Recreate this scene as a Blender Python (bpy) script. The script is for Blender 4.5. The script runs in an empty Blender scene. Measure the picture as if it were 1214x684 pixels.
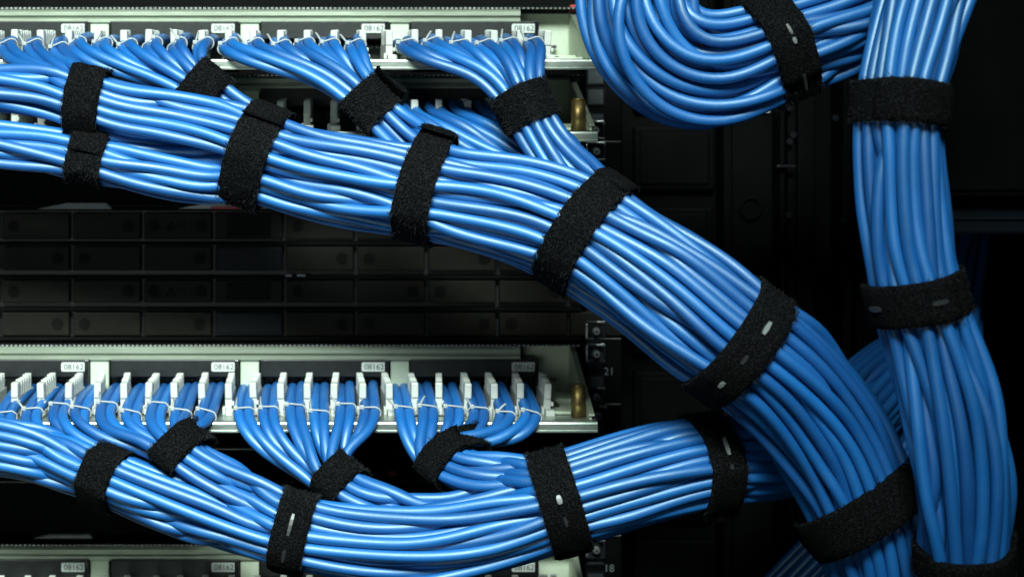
import bpy, bmesh, math, random
import numpy as np
from mathutils import Vector
random.seed(7); rng = np.random.default_rng(11)
C = bpy.context.scene.collection
SC = bpy.context.scene

# ------------------------------------------------------------------ camera, world, lamps, exposure
D = 1.0            # camera to the face of the patch panels, metres
K = 0.57e-3        # metres per photo pixel on that face
VX, VY = 405.0, 160.0
cam = bpy.data.cameras.new('camera'); camo = bpy.data.objects.new('camera', cam); C.objects.link(camo)
camo.location = (0, -D, 0); camo.rotation_euler = (math.pi/2, 0, 0)
cam.sensor_width = 36.0; cam.lens = 36.0*D/(1214*K)
cam.shift_x = (607-VX)/1214; cam.shift_y = -(342-VY)/1214
cam.clip_start = 0.05; cam.clip_end = 20
cam.dof.use_dof = True; cam.dof.focus_distance = D-0.125; cam.dof.aperture_fstop = 6.3
SC.camera = camo
w = bpy.data.worlds.new('World'); SC.world = w; w.use_nodes = True
w.node_tree.nodes['Background'].inputs[0].default_value = (0.30, 0.42, 0.5, 1)
w.node_tree.nodes['Background'].inputs[1].default_value = 0.012
def lamp(name, loc, target, size, power, col, sy=None, spread=180):
    l = bpy.data.lights.new(name, 'AREA'); l.energy = power; l.color = col; l.size = size
    if sy: l.shape = 'RECTANGLE'; l.size_y = sy
    l.spread = math.radians(spread)
    o = bpy.data.objects.new(name, l); C.objects.link(o); o.location = loc
    o.rotation_euler = (Vector(target)-Vector(loc)).to_track_quat('-Z', 'Y').to_euler()
    return o
lamp('aisle_tube_lamp', (-0.14, -1.12, 0.74), (-0.18, 0, -0.27), 0.70, 6.1, (0.84, 1.0, 0.92), 0.24, 58)
lamp('second_tube_lamp', (0.36, -0.56, 0.62), (0.07, -0.1, -0.06), 0.40, 0.25, (0.84, 1.0, 0.93), 0.10, 60)
lamp('added_fill_light', (-0.42, -1.30, -0.10), (-0.10, 0, -0.14), 0.5, 0.32, (0.86, 1.0, 0.95), 0.4, 80)  # added fill to lift the dark parts, stands for no real lamp
SC.view_settings.view_transform = 'Standard'; SC.view_settings.look = 'None'
SC.view_settings.exposure = 0.0; SC.view_settings.gamma = 1.0

# ------------------------------------------------------------------ helpers
def P(px, py, d=0.0):
    f = K*(D-d)/D
    return np.array([(px-VX)*f, -d, (VY-py)*f])
def X(px, d=0.0): return (px-VX)*K*(D-d)/D
def Z(py, d=0.0): return (VY-py)*K*(D-d)/D

def principled(name, col, rough=0.5, metal=0.0, spec=0.5, extra=None):
    m = bpy.data.materials.new(name); m.use_nodes = True
    b = m.node_tree.nodes['Principled BSDF']
    b.inputs['Base Color'].default_value = (*col, 1); b.inputs['Roughness'].default_value = rough
    b.inputs['Metallic'].default_value = metal; b.inputs['Specular IOR Level'].default_value = spec
    if extra: extra(m.node_tree, b)
    return m
def noisy(scale=40, amt=0.3, bump=0.0, stretch=(1,1,1), rough_amt=0.0, bscale=None):
    def f(nt, b):
        tc = nt.nodes.new('ShaderNodeTexCoord'); mp = nt.nodes.new('ShaderNodeMapping'); mp.inputs['Scale'].default_value = stretch
        nt.links.new(tc.outputs['Object'], mp.inputs[0])
        n = nt.nodes.new('ShaderNodeTexNoise'); n.inputs['Scale'].default_value = scale; n.inputs['Detail'].default_value = 6
        nt.links.new(mp.outputs[0], n.inputs['Vector'])
        c = tuple(b.inputs['Base Color'].default_value)
        r = nt.nodes.new('ShaderNodeValToRGB'); e = r.color_ramp.elements
        e[0].position = 0.3; e[1].position = 0.7
        e[0].color = (*[v*(1-amt) for v in c[:3]], 1); e[1].color = (*[min(1, v*(1+amt)) for v in c[:3]], 1)
        nt.links.new(n.outputs['Fac'], r.inputs[0]); nt.links.new(r.outputs[0], b.inputs['Base Color'])
        if rough_amt:
            mr = nt.nodes.new('ShaderNodeMapRange'); q = b.inputs['Roughness'].default_value
            mr.inputs['To Min'].default_value = q-rough_amt; mr.inputs['To Max'].default_value = q+rough_amt
            nt.links.new(n.outputs['Fac'], mr.inputs['Value']); nt.links.new(mr.outputs[0], b.inputs['Roughness'])
        if bump:
            n2 = nt.nodes.new('ShaderNodeTexNoise'); n2.inputs['Scale'].default_value = bscale or scale*6; n2.inputs['Detail'].default_value = 4
            nt.links.new(mp.outputs[0], n2.inputs['Vector'])
            bp = nt.nodes.new('ShaderNodeBump'); bp.inputs['Strength'].default_value = bump; bp.inputs['Distance'].default_value = 0.001
            nt.links.new(n2.outputs['Fac'], bp.inputs['Height']); nt.links.new(bp.outputs[0], b.inputs['Normal'])
    return f
M = {}
M['zinc'] = principled('zinc', (0.32, 0.36, 0.285), 0.42, 0.5, 0.5, noisy(60, 0.16, 0.12, (0.25, 1, 1), 0.10))
M['zinc_plate'] = principled('zinc_plate', (0.54, 0.60, 0.475), 0.5, 0.15, 0.5, noisy(45, 0.12, 0.06, (1, 1, 1), 0.08))
M['zinc_lip'] = principled('zinc_lip', (0.42, 0.47, 0.43), 0.34, 0.85, 0.5, noisy(60, 0.25, 0.12, (0.25, 1, 1), 0.10))
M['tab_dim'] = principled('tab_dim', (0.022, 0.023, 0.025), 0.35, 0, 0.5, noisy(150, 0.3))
M['steel'] = principled('steel', (0.62, 0.64, 0.62), 0.28, 0.9, 0.5, noisy(80, 0.15, 0.1, (0.2, 1, 1), 0.1))
M['brass'] = principled('brass', (0.26, 0.18, 0.07), 0.42, 0.85, 0.5, noisy(120, 0.3, 0.1, (3, 3, 0.3), 0.12))
M['black_plastic'] = principled('black_plastic', (0.011, 0.012, 0.013), 0.42, 0, 0.4, noisy(90, 0.3, 0.1))
M['black_gloss'] = principled('black_gloss', (0.010, 0.011, 0.014), 0.22, 0, 0.5, noisy(70, 0.3, 0.0, rough_amt=0.06))
M['black_paint'] = principled('black_paint', (0.0020, 0.0022, 0.0025), 0.65, 0, 0.07, noisy(60, 0.3, 0.15, bscale=900))
M['cabinet_black'] = principled('cabinet_black', (0.0018, 0.0019, 0.0021), 0.65, 0, 0.06, noisy(50, 0.3, 0.15, bscale=900))
M['bay_brown'] = principled('bay_brown', (0.0105, 0.0093, 0.0068), 0.55, 0, 0.12, noisy(70, 0.25, 0.1))
M['bay_grey'] = principled('bay_grey', (0.008, 0.0092, 0.0105), 0.5, 0, 0.12, noisy(70, 0.25, 0.1))
M['bay_mark'] = principled('bay_mark', (0.0060, 0.0056, 0.0048), 0.6, 0, 0.06, noisy(70, 0.2))
M['white_nylon'] = principled('white_nylon', (0.50, 0.51, 0.485), 0.45, 0, 0.5, noisy(60, 0.08, 0.05))
M['tag_white'] = principled('tag_white', (0.60, 0.64, 0.61), 0.4, 0, 0.5, noisy(80, 0.06))
M['tie_nylon'] = principled('tie_nylon', (0.36, 0.38, 0.39), 0.4, 0, 0.4, noisy(90, 0.12))
M['ink'] = principled('ink', (0.03, 0.035, 0.04), 0.6, 0, 0.3, noisy(200, 0.3))
M['print_grey'] = principled('print_grey', (0.17, 0.18, 0.195), 0.6, 0, 0.3, noisy(300, 0.3))
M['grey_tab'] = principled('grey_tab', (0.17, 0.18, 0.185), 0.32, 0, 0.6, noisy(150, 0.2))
M['jack_grey'] = principled('jack_grey', (0.20, 0.20, 0.19), 0.5, 0, 0.4, noisy(90, 0.3))
M['red_print'] = principled('red_print', (0.45, 0.05, 0.05), 0.5, 0, 0.4, noisy(200, 0.3))
M['navy_metal'] = principled('navy_metal', (0.003, 0.0055, 0.010), 0.5, 0, 0.2, noisy(40, 0.2, 0.1))

def cable_mat():
    m = bpy.data.materials.new('blue_jacket'); m.use_nodes = True; nt = m.node_tree; b = nt.nodes['Principled BSDF']
    oi = nt.nodes.new('ShaderNodeObjectInfo')
    r = nt.nodes.new('ShaderNodeValToRGB'); e = r.color_ramp.elements
    e[0].color = (0.0008, 0.070, 0.28, 1); e[1].color = (0.003, 0.124, 0.43, 1)
    nt.links.new(oi.outputs['Random'], r.inputs[0])
    uv = nt.nodes.new('ShaderNodeUVMap'); sx = nt.nodes.new('ShaderNodeSeparateXYZ'); nt.links.new(uv.outputs[0], sx.inputs[0])
    # jacket print: little dark characters in one line along the cable, in runs
    def math_(op, a, bb=None):
        n = nt.nodes.new('ShaderNodeMath'); n.operation = op
        for i, v in enumerate((a, bb)):
            if v is None: continue
            if isinstance(v, (int, float)): n.inputs[i].default_value = v
            else: nt.links.new(v, n.inputs[i])
        return n.outputs[0]
    off = math_('ADD', sx.outputs['Y'], math_('MULTIPLY', oi.outputs['Random'], 3.7))
    band = math_('LESS_THAN', math_('ABSOLUTE', math_('SUBTRACT', sx.outputs['X'], 0.5)), 0.035)
    run = math_('LESS_THAN', math_('FRACT', math_('MULTIPLY', off, 3.3)), 0.45)
    cx = nt.nodes.new('ShaderNodeCombineXYZ'); nt.links.new(math_('MULTIPLY', off, 900), cx.inputs[0]); nt.links.new(math_('MULTIPLY', sx.outputs['X'], 60), cx.inputs[1])
    wn = nt.nodes.new('ShaderNodeTexNoise'); wn.inputs['Scale'].default_value = 1.0; nt.links.new(cx.outputs[0], wn.inputs['Vector'])
    ch = math_('GREATER_THAN', wn.outputs['Fac'], 0.52)
    mask = math_('MULTIPLY', math_('MULTIPLY', band, run), math_('MULTIPLY', ch, 0.55))
    tc = nt.nodes.new('ShaderNodeTexCoord'); n1 = nt.nodes.new('ShaderNodeTexNoise'); n1.inputs['Scale'].default_value = 28; n1.inputs['Detail'].default_value = 5
    nt.links.new(tc.outputs['Object'], n1.inputs['Vector'])
    hs = nt.nodes.new('ShaderNodeHueSaturation'); nt.links.new(r.outputs[0], hs.inputs['Color'])
    mv = nt.nodes.new('ShaderNodeMapRange'); mv.inputs['To Min'].default_value = 0.82; mv.inputs['To Max'].default_value = 1.16
    nt.links.new(n1.outputs['Fac'], mv.inputs['Value']); nt.links.new(mv.outputs[0], hs.inputs['Value'])
    mx = nt.nodes.new('ShaderNodeMixRGB'); nt.links.new(mask, mx.inputs[0]); nt.links.new(hs.outputs[0], mx.inputs[1]); mx.inputs[2].default_value = (0.004, 0.02, 0.07, 1)
    nt.links.new(mx.outputs[0], b.inputs['Base Color'])
    b.inputs['IOR'].default_value = 1.60; b.inputs['Specular Tint'].default_value = (0.78, 1.0, 1.0, 1); b.inputs['Roughness'].default_value = 0.40; b.inputs['Specular IOR Level'].default_value = 1.0
    mr = nt.nodes.new('ShaderNodeMapRange'); mr.inputs['To Min'].default_value = 0.38; mr.inputs['To Max'].default_value = 0.58
    n3 = nt.nodes.new('ShaderNodeTexNoise'); n3.inputs['Scale'].default_value = 90; nt.links.new(tc.outputs['Object'], n3.inputs['Vector'])
    nt.links.new(n3.outputs['Fac'], mr.inputs['Value']); nt.links.new(mr.outputs[0], b.inputs['Roughness'])
    n2 = nt.nodes.new('ShaderNodeTexNoise'); n2.inputs['Scale'].default_value = 420; n2.inputs['Detail'].default_value = 3
    nt.links.new(tc.outputs['Object'], n2.inputs['Vector'])
    bp = nt.nodes.new('ShaderNodeBump'); bp.inputs['Strength'].default_value = 0.08; bp.inputs['Distance'].default_value = 0.0006
    nt.links.new(n2.outputs['Fac'], bp.inputs['Height']); nt.links.new(bp.outputs[0], b.inputs['Normal'])
    return m
M['cable'] = cable_mat()
def velcro_mat():
    m = bpy.data.materials.new('black_loop_fabric'); m.use_nodes = True; nt = m.node_tree; b = nt.nodes['Principled BSDF']
    tc = nt.nodes.new('ShaderNodeTexCoord')
    n = nt.nodes.new('ShaderNodeTexNoise'); n.inputs['Scale'].default_value = 1000; n.inputs['Detail'].default_value = 4
    nt.links.new(tc.outputs['Object'], n.inputs['Vector'])
    r = nt.nodes.new('ShaderNodeValToRGB'); e = r.color_ramp.elements
    e[0].position = 0.45; e[0].color = (0.0013, 0.0014, 0.0016, 1); e[1].position = 0.80; e[1].color = (0.0145, 0.0152, 0.0165, 1)
    nt.links.new(n.outputs['Fac'], r.inputs[0]); nt.links.new(r.outputs[0], b.inputs['Base Color'])
    b.inputs['Roughness'].default_value = 0.95; b.inputs['Specular IOR Level'].default_value = 0.06
    bp = nt.nodes.new('ShaderNodeBump'); bp.inputs['Strength'].default_value = 0.9; bp.inputs['Distance'].default_value = 0.0012
    nt.links.new(n.outputs['Fac'], bp.inputs['Height']); nt.links.new(bp.outputs[0], b.inputs['Normal'])
    return m
M['velcro'] = velcro_mat()
M['fibre'] = principled('fibre', (0.0115, 0.0122, 0.0135), 0.8, 0, 0.12, noisy(500, 0.8))

def tag(o, label=None, cat=None, group=None, kind=None):
    if label: o['label'] = label
    if cat: o['category'] = cat
    if group: o['group'] = group
    if kind: o['kind'] = kind
    return o
def empty(name, loc, label=None, cat=None, group=None):
    o = bpy.data.objects.new(name, None); C.objects.link(o); o.location = loc; o.empty_display_size = 0.02
    return tag(o, label, cat, group)
class MB:
    """collects pieces into one mesh"""
    def __init__(s): s.bm = bmesh.new(); s.mats = []
    def mi(s, mat):
        if mat not in s.mats: s.mats.append(mat)
        return s.mats.index(mat)
    def box(s, x0, x1, y0, y1, z0, z1, mat, bev=0.0):
        r = bmesh.ops.create_cube(s.bm, size=1.0); vs = r['verts']
        for v in vs:
            v.co = Vector(((x0+x1)/2+v.co.x*(x1-x0), (y0+y1)/2+v.co.y*(y1-y0), (z0+z1)/2+v.co.z*(z1-z0)))
        i = s.mi(mat); fs = {f for v in vs for f in v.link_faces}
        for f in fs: f.material_index = i
        if bev:
            es = {e for v in vs for e in v.link_edges}
            g = bmesh.ops.bevel(s.bm, geom=list(es), offset=bev, segments=2, affect='EDGES', profile=0.5)
            for f in g['faces']: f.material_index = i
        return s
    def pbox(s, px0, py0, px1, py1, df, db, mat, bev=0.0):
        """box whose front face (df in front of the panel face) has the given outline"""
        return s.box(X(px0, df), X(px1, df), -df, -db, Z(py1, df), Z(py0, df), mat, bev)
    def prism(s, pts, y0, y1, mat):
        a = [s.bm.verts.new((x, y0, z)) for x, z in pts]; b = [s.bm.verts.new((x, y1, z)) for x, z in pts]
        i = s.mi(mat); n = len(pts); fs = [s.bm.faces.new(a), s.bm.faces.new(b[::-1])]
        for k in range(n): fs.append(s.bm.faces.new((a[k], b[k], b[(k+1)%n], a[(k+1)%n])))
        for f in fs: f.material_index = i
        return s
    def xprism(s, pts, x0, x1, mat):
        a = [s.bm.verts.new((x0, y, z)) for y, z in pts]; b = [s.bm.verts.new((x1, y, z)) for y, z in pts]
        i = s.mi(mat); n = len(pts); fs = [s.bm.faces.new(a), s.bm.faces.new(b[::-1])]
        for k in range(n): fs.append(s.bm.faces.new((a[k], b[k], b[(k+1)%n], a[(k+1)%n])))
        for f in fs: f.material_index = i
        return s
    def cyl(s, c, axis, r, h, mat, seg=16, r2=None):
        q = Vector(axis).to_track_quat('Z', 'Y').to_matrix().to_4x4(); q.translation = Vector(c)
        g = bmesh.ops.create_cone(s.bm, cap_ends=True, segments=seg, radius1=r, radius2=r if r2 is None else r2, depth=h, matrix=q)
        i = s.mi(mat)
        for f in {f for v in g['verts'] for f in v.link_faces}: f.material_index = i; f.smooth = len(f.verts) == 4
        return s
    def tube(s, pts, r, mat, seg=6, closed=False):
        pts = [np.array(p, float) for p in pts]; n = len(pts); rings = []; i = s.mi(mat); prev = None
        for k in range(n):
            a = pts[(k-1) % n] if (closed or k > 0) else pts[k]; b = pts[(k+1) % n] if (closed or k < n-1) else pts[k]
            t = b-a; t /= np.linalg.norm(t)+1e-12
            u = prev - t*np.dot(prev, t) if prev is not None else np.cross(t, [0.3, 0.9, 0.2])
            u /= np.linalg.norm(u)+1e-12; prev = u; v = np.cross(t, u)
            rings.append([s.bm.verts.new(pts[k]+r*(math.cos(q)*u+math.sin(q)*v)) for q in np.linspace(0, 2*math.pi, seg, endpoint=False)])
        for k in range(n if closed else n-1):
            A, B = rings[k], rings[(k+1) % n]
            for j in range(seg):
                f = s.bm.faces.new((A[j], A[(j+1) % seg], B[(j+1) % seg], B[j])); f.smooth = True; f.material_index = i
        return s
    def mesh(s, me, mat, co):
        i = s.mi(mat); vs = [s.bm.verts.new(co(v.co)) for v in me.vertices]
        for p in me.polygons:
            try: f = s.bm.faces.new([vs[k] for k in p.vertices]); f.material_index = i
            except ValueError: pass
        return s
    def build(s, name, parent=None, origin=None, recalc=True):
        if recalc: bmesh.ops.recalc_face_normals(s.bm, faces=s.bm.faces[:])
        me = bpy.data.meshes.new(name); 
        o3 = Vector(origin) if origin is not None else (parent_world(parent) if parent else Vector((0, 0, 0)))
        for v in s.bm.verts: v.co -= o3
        s.bm.to_mesh(me); s.bm.free()
        for m in s.mats: me.materials.append(m)
        o = bpy.data.objects.new(name, me); C.objects.link(o)
        if parent:
            o.parent = parent; o.location = o3-parent_world(parent)
        else: o.location = o3
        return o
def parent_world(p):
    v = Vector((0, 0, 0))
    while p is not None: v = v+p.location; p = p.parent
    return v
def text_mesh(t, size):
    c = bpy.data.curves.new('lettering', 'FONT'); c.body = t; c.size = size; c.align_x = 'CENTER'; c.align_y = 'CENTER'; c.resolution_u = 3
    o = bpy.data.objects.new('lettering', c); C.objects.link(o)
    bpy.context.view_layer.update()
    me = bpy.data.meshes.new_from_object(o.evaluated_get(bpy.context.evaluated_depsgraph_get()))
    bpy.data.objects.remove(o); bpy.data.curves.remove(c)
    return me
def copy_tree(o, parent=None):
    c = o.copy(); C.objects.link(c); c.parent = parent
    for ch in list(o.children): copy_tree(ch, c)
    return c
ORD = 'first second third fourth fifth sixth seventh eighth ninth tenth eleventh twelfth thirteenth fourteenth fifteenth sixteenth seventeenth eighteenth nineteenth twentieth'.split()
def rank(i, n=None):
    if i < len(ORD): return ORD[i]
    return ['twenty-first','twenty-second','twenty-third','twenty-fourth','twenty-fifth','twenty-sixth'][i-20] if i < 26 else 'last'

# ------------------------------------------------------------------ the cabinet behind everything
mb = MB(); mb.box(-0.75, 0.95, 0.30, 0.32, -0.9, 0.7, M['cabinet_black']); tag(mb.build('cabinet_back_wall'), kind='structure')
mb = MB(); mb.box(-0.75, 0.95, -0.2, 0.30, -0.72, -0.70, M['cabinet_black']); tag(mb.build('cabinet_floor'), kind='structure')

# right side panel of the cabinet with its columns, recesses and a round hole
cp = empty('cabinet_side_panel', P(900, 684, -0.06), 'black metal cabinet side with pressed rectangles and a round hole, right of rack post', 'cabinet panel')
cm = M['cabinet_black']
mb = MB(); mb.pbox(726, -150, 1046, 900, -0.07, -0.09, cm); mb.build('sheet', cp)
for (a, b, q, r) in ((752, 150, 848, 226), (752, 246, 846, 420), (752, 640, 845, 760), (752, 440, 846, 618), (752, -60, 848, 132)):
    mb = MB(); mb.pbox(a, q*0+b, q, r, -0.062, -0.069, cm, 0.0018); mb.build('pressed_panel', cp)
    mb = MB(); mb.pbox(a+7, b+7, q-7, r-7, -0.0605, -0.0618, cm, 0.0012); mb.build('pressed_panel', cp)
for (a, b, df) in ((722, 738, -0.035), (858, 868, -0.045), (868, 921, -0.05), (925, 931, -0.03), (934, 944, -0.036), (946, 966, -0.04), (1000, 1010, -0.04), (1016, 1034, -0.05)):
    mb = MB(); mb.pbox(a, -150, b, 900, df, -0.068, cm, 0.001); mb.build('column', cp)
c = P(890, 247, -0.047); mb = MB()
mb.tube([c+np.array([math.cos(q)*0.0072, 0, math.sin(q)*0.0072]) for q in np.linspace(0, 2*math.pi, 28, endpoint=False)], 0.0009, M['black_paint'], 6, True)
mb.cyl(c+np.array([0, 0.002, 0]), (0, 1, 0), 0.0068, 0.001, M['cabinet_black'], 24); mb.build('grommet', cp)
for (px, py) in ((935, 128), (940, 160), (936, 168), (990, 140), (1000, 262), (935, 255)):
    mb = MB(); c = P(px, py, -0.031); mb.cyl(c, (0, 1, 0), 0.0022, 0.003, M['black_gloss'], 14); mb.build('screw', cp)
mb = MB(); mb.pbox(922, 196, 944, 199, -0.024, -0.03, M['black_gloss'], 0.0006); mb.build('ledge', cp)
mb = MB(); mb.pbox(905, 121, 913, 134, -0.047, -0.050, M['tag_white'], 0.0003)
tag(mb.build('paper_sticker'), 'tiny white sticker on the black cabinet side under the looped cables', 'sticker')
mb = MB(); mb.pbox(1128, 236, 1330, 278, 0.03, 0.0, M['navy_metal'], 0.002); mb.pbox(1128, 258, 1330, 261, 0.0315, 0.03, M['navy_metal'], 0.0005)
tag(mb.build('crossbar'), 'dark navy metal crossbar at the right edge behind the upright cables', 'crossbar')

mb = MB(); mb.pbox(1044, -160, 1330, 233, 0.045, 0.035, cm, 0.0015); mb.pbox(1050, -150, 1320, 226, 0.0475, 0.0452, cm, 0.001)  # plate added to block lamp light from the far bundle behind it
tag(mb.build('black_plate'), 'added black plate above the navy crossbar, shading the far cables behind it', 'blanking plate')
# ------------------------------------------------------------------ rack post with holes, cage nuts, unit numbers
post = empty('rack_post', P(706, 684, 0), 'black vertical rack post with square holes and white unit numbers', 'rack post')
mb = MB(); mb.pbox(694, -120, 737, 820, -0.004, -0.03, M['black_paint'], 0.0008); mb.build('upright', post)
mb = MB()
U = 44.45e-3; zu20 = Z(519, 0)
hole_z = []
for u in range(-3, 8):
    for k in (-0.33, 0.0, 0.33):
        hole_z.append(zu20+U*(u+0.5)+k*U*0.95)
for z in hole_z:
    x = X(706, -0.004)
    for (a, b, q, r) in ((-.0062, .0062, .0050, .0062), (-.0062, .0062, -.0062, -.0050), (-.0062, -.0050, -.0050, .0050), (.0050, .0062, -.0050, .0050)):
        mb.box(x+a, x+b, 0.0030, 0.0042, z+q, z+r, M['black_gloss'])
    mb.box(x-.005, x+.005, 0.0034, 0.0042, z-.005, z+.005, M['ink'])
tag(mb.build('hole_row', post), kind='stuff')
for (n, py) in ((21, 440.5), (20, 518.5), (18, 673.5), (19, 596), (22, 362.5)):
    mb = MB(); me = text_mesh(str(n), 0.0072); c = P(722, py, -0.0036)
    mb.mesh(me, M['print_grey'], lambda v: Vector((c[0]+v.x, c[1]-0.0004, c[2]+v.y)))
    mb.build('unit_number', post, recalc=False)
for z0 in range(-3, 8):
    mb = MB(); z = zu20+U*(z0+0.5); mb.box(X(719), X(737), 0.0030, 0.004, z-.0003, z+.0003, M['jack_grey']); mb.build('unit_line', post)
def cage_nut(px, py, where):
    e = empty('cage_nut', P(px, py, 0), 'silver cage nut in the rack post, '+where, 'cage nut', 'cage nuts in the rack post')
    c = P(px, py, 0); mb = MB()
    for (a, b, q, r) in ((-.0068, .0068, .0048, .0066), (-.0068, .0068, -.0066, -.0048), (-.0068, -.0050, -.0048, .0048), (.0050, .0068, -.0048, .0048)):
        mb.box(c[0]+a, c[0]+b, -0.0008, 0.0026, c[2]+q, c[2]+r, M['black_gloss'], 0.0003)
    mb.box(c[0]-.0066, c[0]-.0056, -0.002, -.0008, c[2]-.005, c[2]+.005, M['steel'], 0.0002)
    mb.box(c[0]+.001, c[0]+.0062, -0.0018, -.0008, c[2]+.0052, c[2]+.0066, M['steel'], 0.0002)
    mb.build('cage', e)
    mb = MB(); mb.cyl(c+np.array([0, -.0005, 0]), (0, -1, 0), .0043, .004, M['black_gloss'], 18, .0036)
    mb.build('collar', e)
    mb = MB(); mb.cyl(c+np.array([0, -.0036, 0]), (0, -1, 0), .0028, .0034, M['steel'], 16, .0020)
    mb.cyl(c+np.array([0, -.0054, 0]), (0, -1, 0), .0011, .0006, M['ink'], 6); mb.build('screw', e)
for px, py, wh in ((705, 155, 'at the brass pillar end of the upper pair'), (706, 180, 'just above the curving thick bundle'), (706, 392, 'topmost of three beside the middle patch panel'),
                   (706, 419, 'second down beside the middle patch panel'), (706, 470, 'level with the lower brass pillar'), (708, 492, 'beside the bright end of the shelf lip'), (706, 650, 'above the number 18'),
                   (705, 8, 'at the top beside the looped cables'), (705, 26, 'behind the left edge of the looped cables')):
    cage_nut(px, py, wh)

# ------------------------------------------------------------------ patch panels
PITCH = 178.0; Xend = 639.0
NMOD = 4
GX = 0.01695
def guide_x(m, j): return X(Xend-PITCH*(3-m))-0.0025-(5-j)*GX
zs = Z(499, 0.08)     # shelf top of the middle panel
def build_panel():
    e = empty('patch_panel', (X(330), 0, Z(510)))
    x0 = X(-120); zt, zb = Z(408), Z(425)
    # top rail: folded channel with a groove
    mb = MB(); h = zt-zb
    mb.xprism([(-.0120, zt), (-.0140, zt-.0016), (-.0140, zt-h*.42), (-.0118, zt-h*.50), (-.0118, zt-h*.56), (-.0135, zt-h*.64), (-.0135, zb+.0012), (-.0115, zb), (.004, zb), (.004, zt)], x0, X(614, .0), M['zinc'])
    mb.build('top_rail', e)
    mb = MB()
    for i in range(int((X(690)-x0)/0.0030)):
        x = x0+i*.0030
        mb.box(x, x+.0017, -.0125, -.0105, zt+.0004, zt+.0013, M['steel'])
    tag(mb.build('perforated_lip', e), kind='stuff')
    mb = MB(); mb.box(x0, X(690), -.0105, .010, zt+.0003, zt+.0016, M['black_paint']); mb.build('top_cover', e)
    # shelf with a folded front lip
    mb = MB(); xr = X(708, .08)
    mb.xprism([(.004, zs), (-.0795, zs), (-.0812, zs-.0006), (-.0816, zs-.0016), (-.0816, zs-.0052), (-.0826, zs-.0056), (-.0826, zs-.0066), (-.0800, zs-.0068), (-.0796, zs-.0020), (.004, zs-.0016)], x0, xr, M['zinc_lip'])
    mb.build('shelf', e)
    mb = MB(); mb.box(x0, X(640), .030, .034, zs+.001, zb-.001, M['black_paint']); mb.build('back_plate', e)
    # right end
    mb = MB(); mb.pbox(617, 409, 676, 474, -0.0065, -0.008, M['zinc_plate']); mb.build('end_plate', e)
    mb = MB(); xg = X(676, 0)
    mb.xprism([(.0060, zt-.001), (.0, zt-.001), (-.078, zs+.0035), (-.078, zs+.0004), (.0060, zs+.0004)], xg, xg+.0014, M['zinc_plate']); mb.build('end_gusset', e)
    mb = MB(); mb.xprism([(.0, zt-.0004), (-.001, zt-.0012), (-.0795, zs+.0030), (-.0785, zs+.0042)], xg-.0006, xg+.0030, M['zinc']); mb.build('gusset_flange', e)
    mb = MB(); mb.box(X(645, 0), xg-.0005, -.030, -.002, zs+.0003, zs+.0050, M['zinc_plate'], .0008); mb.box(X(650, .05), xg-.001, -.060, -.031, zs+.0003, zs+.0022, M['zinc_plate'], .0005); mb.build('shelf_step', e)
    mb = MB(); mb.pbox(640, 480, 664, 487, .045, .033, M['black_plastic'], .0008); mb.build('latch', e)
    c = np.array([X(685.5, .066), -.066, 0]); mb = MB()
    mb.cyl((c[0], c[1], zs+.0004+.0095), (0, 0, 1), .0046, .019, M['brass'], 24); mb.cyl((c[0], c[1], zs+.0200), (0, 0, 1), .0043, .0012, M['brass'], 24, .0036)
    mb.build('pillar', e)
    # posts between modules
    for m in range(-1, 3):
        xr_ = Xend-PITCH*(3-m)
        mb = MB(); mb.pbox(xr_+2, 425.5, xr_+24, 474, 0.0114, 0.0090, M['zinc_plate'], .0005); mb.build('divider', e)
    tm = text_mesh('08162', 0.0053)
    # guide mesh shared by all
    def guide_mesh(mb, gx):
        wd = .0023
        mb.box(gx-wd, gx+wd, -.057, -.020, zs+.0002, zs+.0115, M['white_nylon'], .0006)
        mb.box(gx-wd, gx+wd, -.058, -.0505, zs+.0100, zs+.0198, M['white_nylon'], .0009)
        for q in range(5):
            y = -.0478+q*.0052
            mb.box(gx-wd*.92, gx+wd*.92, y, y+.0023, zs+.0100, zs+.0204+(.0009 if q > 2 else 0), M['white_nylon'], .0005)
        mb.box(gx-wd*.3, gx+wd*.3, -.0505, -.0215, zs+.0108, zs+.0150, M['white_nylon'])
        mb.box(gx-wd*1.7, gx-wd*.8, -.0600, -.0545, zs+.0002, zs+.0052, M['white_nylon'], .0006)
        mb.box(gx+wd*.8, gx+wd*1.6, -.0600, -.0555, zs+.0060, zs+.0085, M['white_nylon'], .0005)
        mb.box(gx-wd*.7, gx+wd*1.9, -.0640, -.0570, zs+.0002, zs+.0040, M['white_nylon'], .0006)
    gproto = None; jproto = None
    for m in range(0, 4):
        xr_ = Xend-PITCH*(3-m); xl_ = xr_-152 if m else xr_-152
        mod = None
        mb = MB(); mb.pbox(xl_, 426, xr_, 447, .0150, -.02, M['black_plastic'], .0007); mb.pbox(xl_+1, 447.5, xr_-1, 478, -.004, -.02, M['black_plastic'], .0005)
        mb.pbox(xr_-5, 427, xr_, 462, .0165, .0152, M['black_gloss'], .0004)
        mod = mb.build('module', e, origin=(X(xr_), 0, zb))
        mb = MB(); cx_, cz_ = X(xr_-17.5, .0155), Z(434.8, .0155); hw_, hh_ = .0083, .0030
        pts = []
        for (sx_, sz_, a0) in ((1, 1, 0), (-1, 1, 90), (-1, -1, 180), (1, -1, 270)):
            for q in range(4):
                a = math.radians(a0+q*30); pts.append((cx_+sx_*(hw_-.001)+.001*math.cos(a), cz_+sz_*(hh_-.001)+.001*math.sin(a)))
        mb.prism(pts, -.0158, -.0151, M['tag_white'])
        mb.mesh(tm, M['ink'], lambda v: Vector((cx_+v.x, -.01595, cz_+v.y-.0001)))
        mb.build('label_tag', mod, origin=(cx_, -.0065, cz_), recalc=False)
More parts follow.
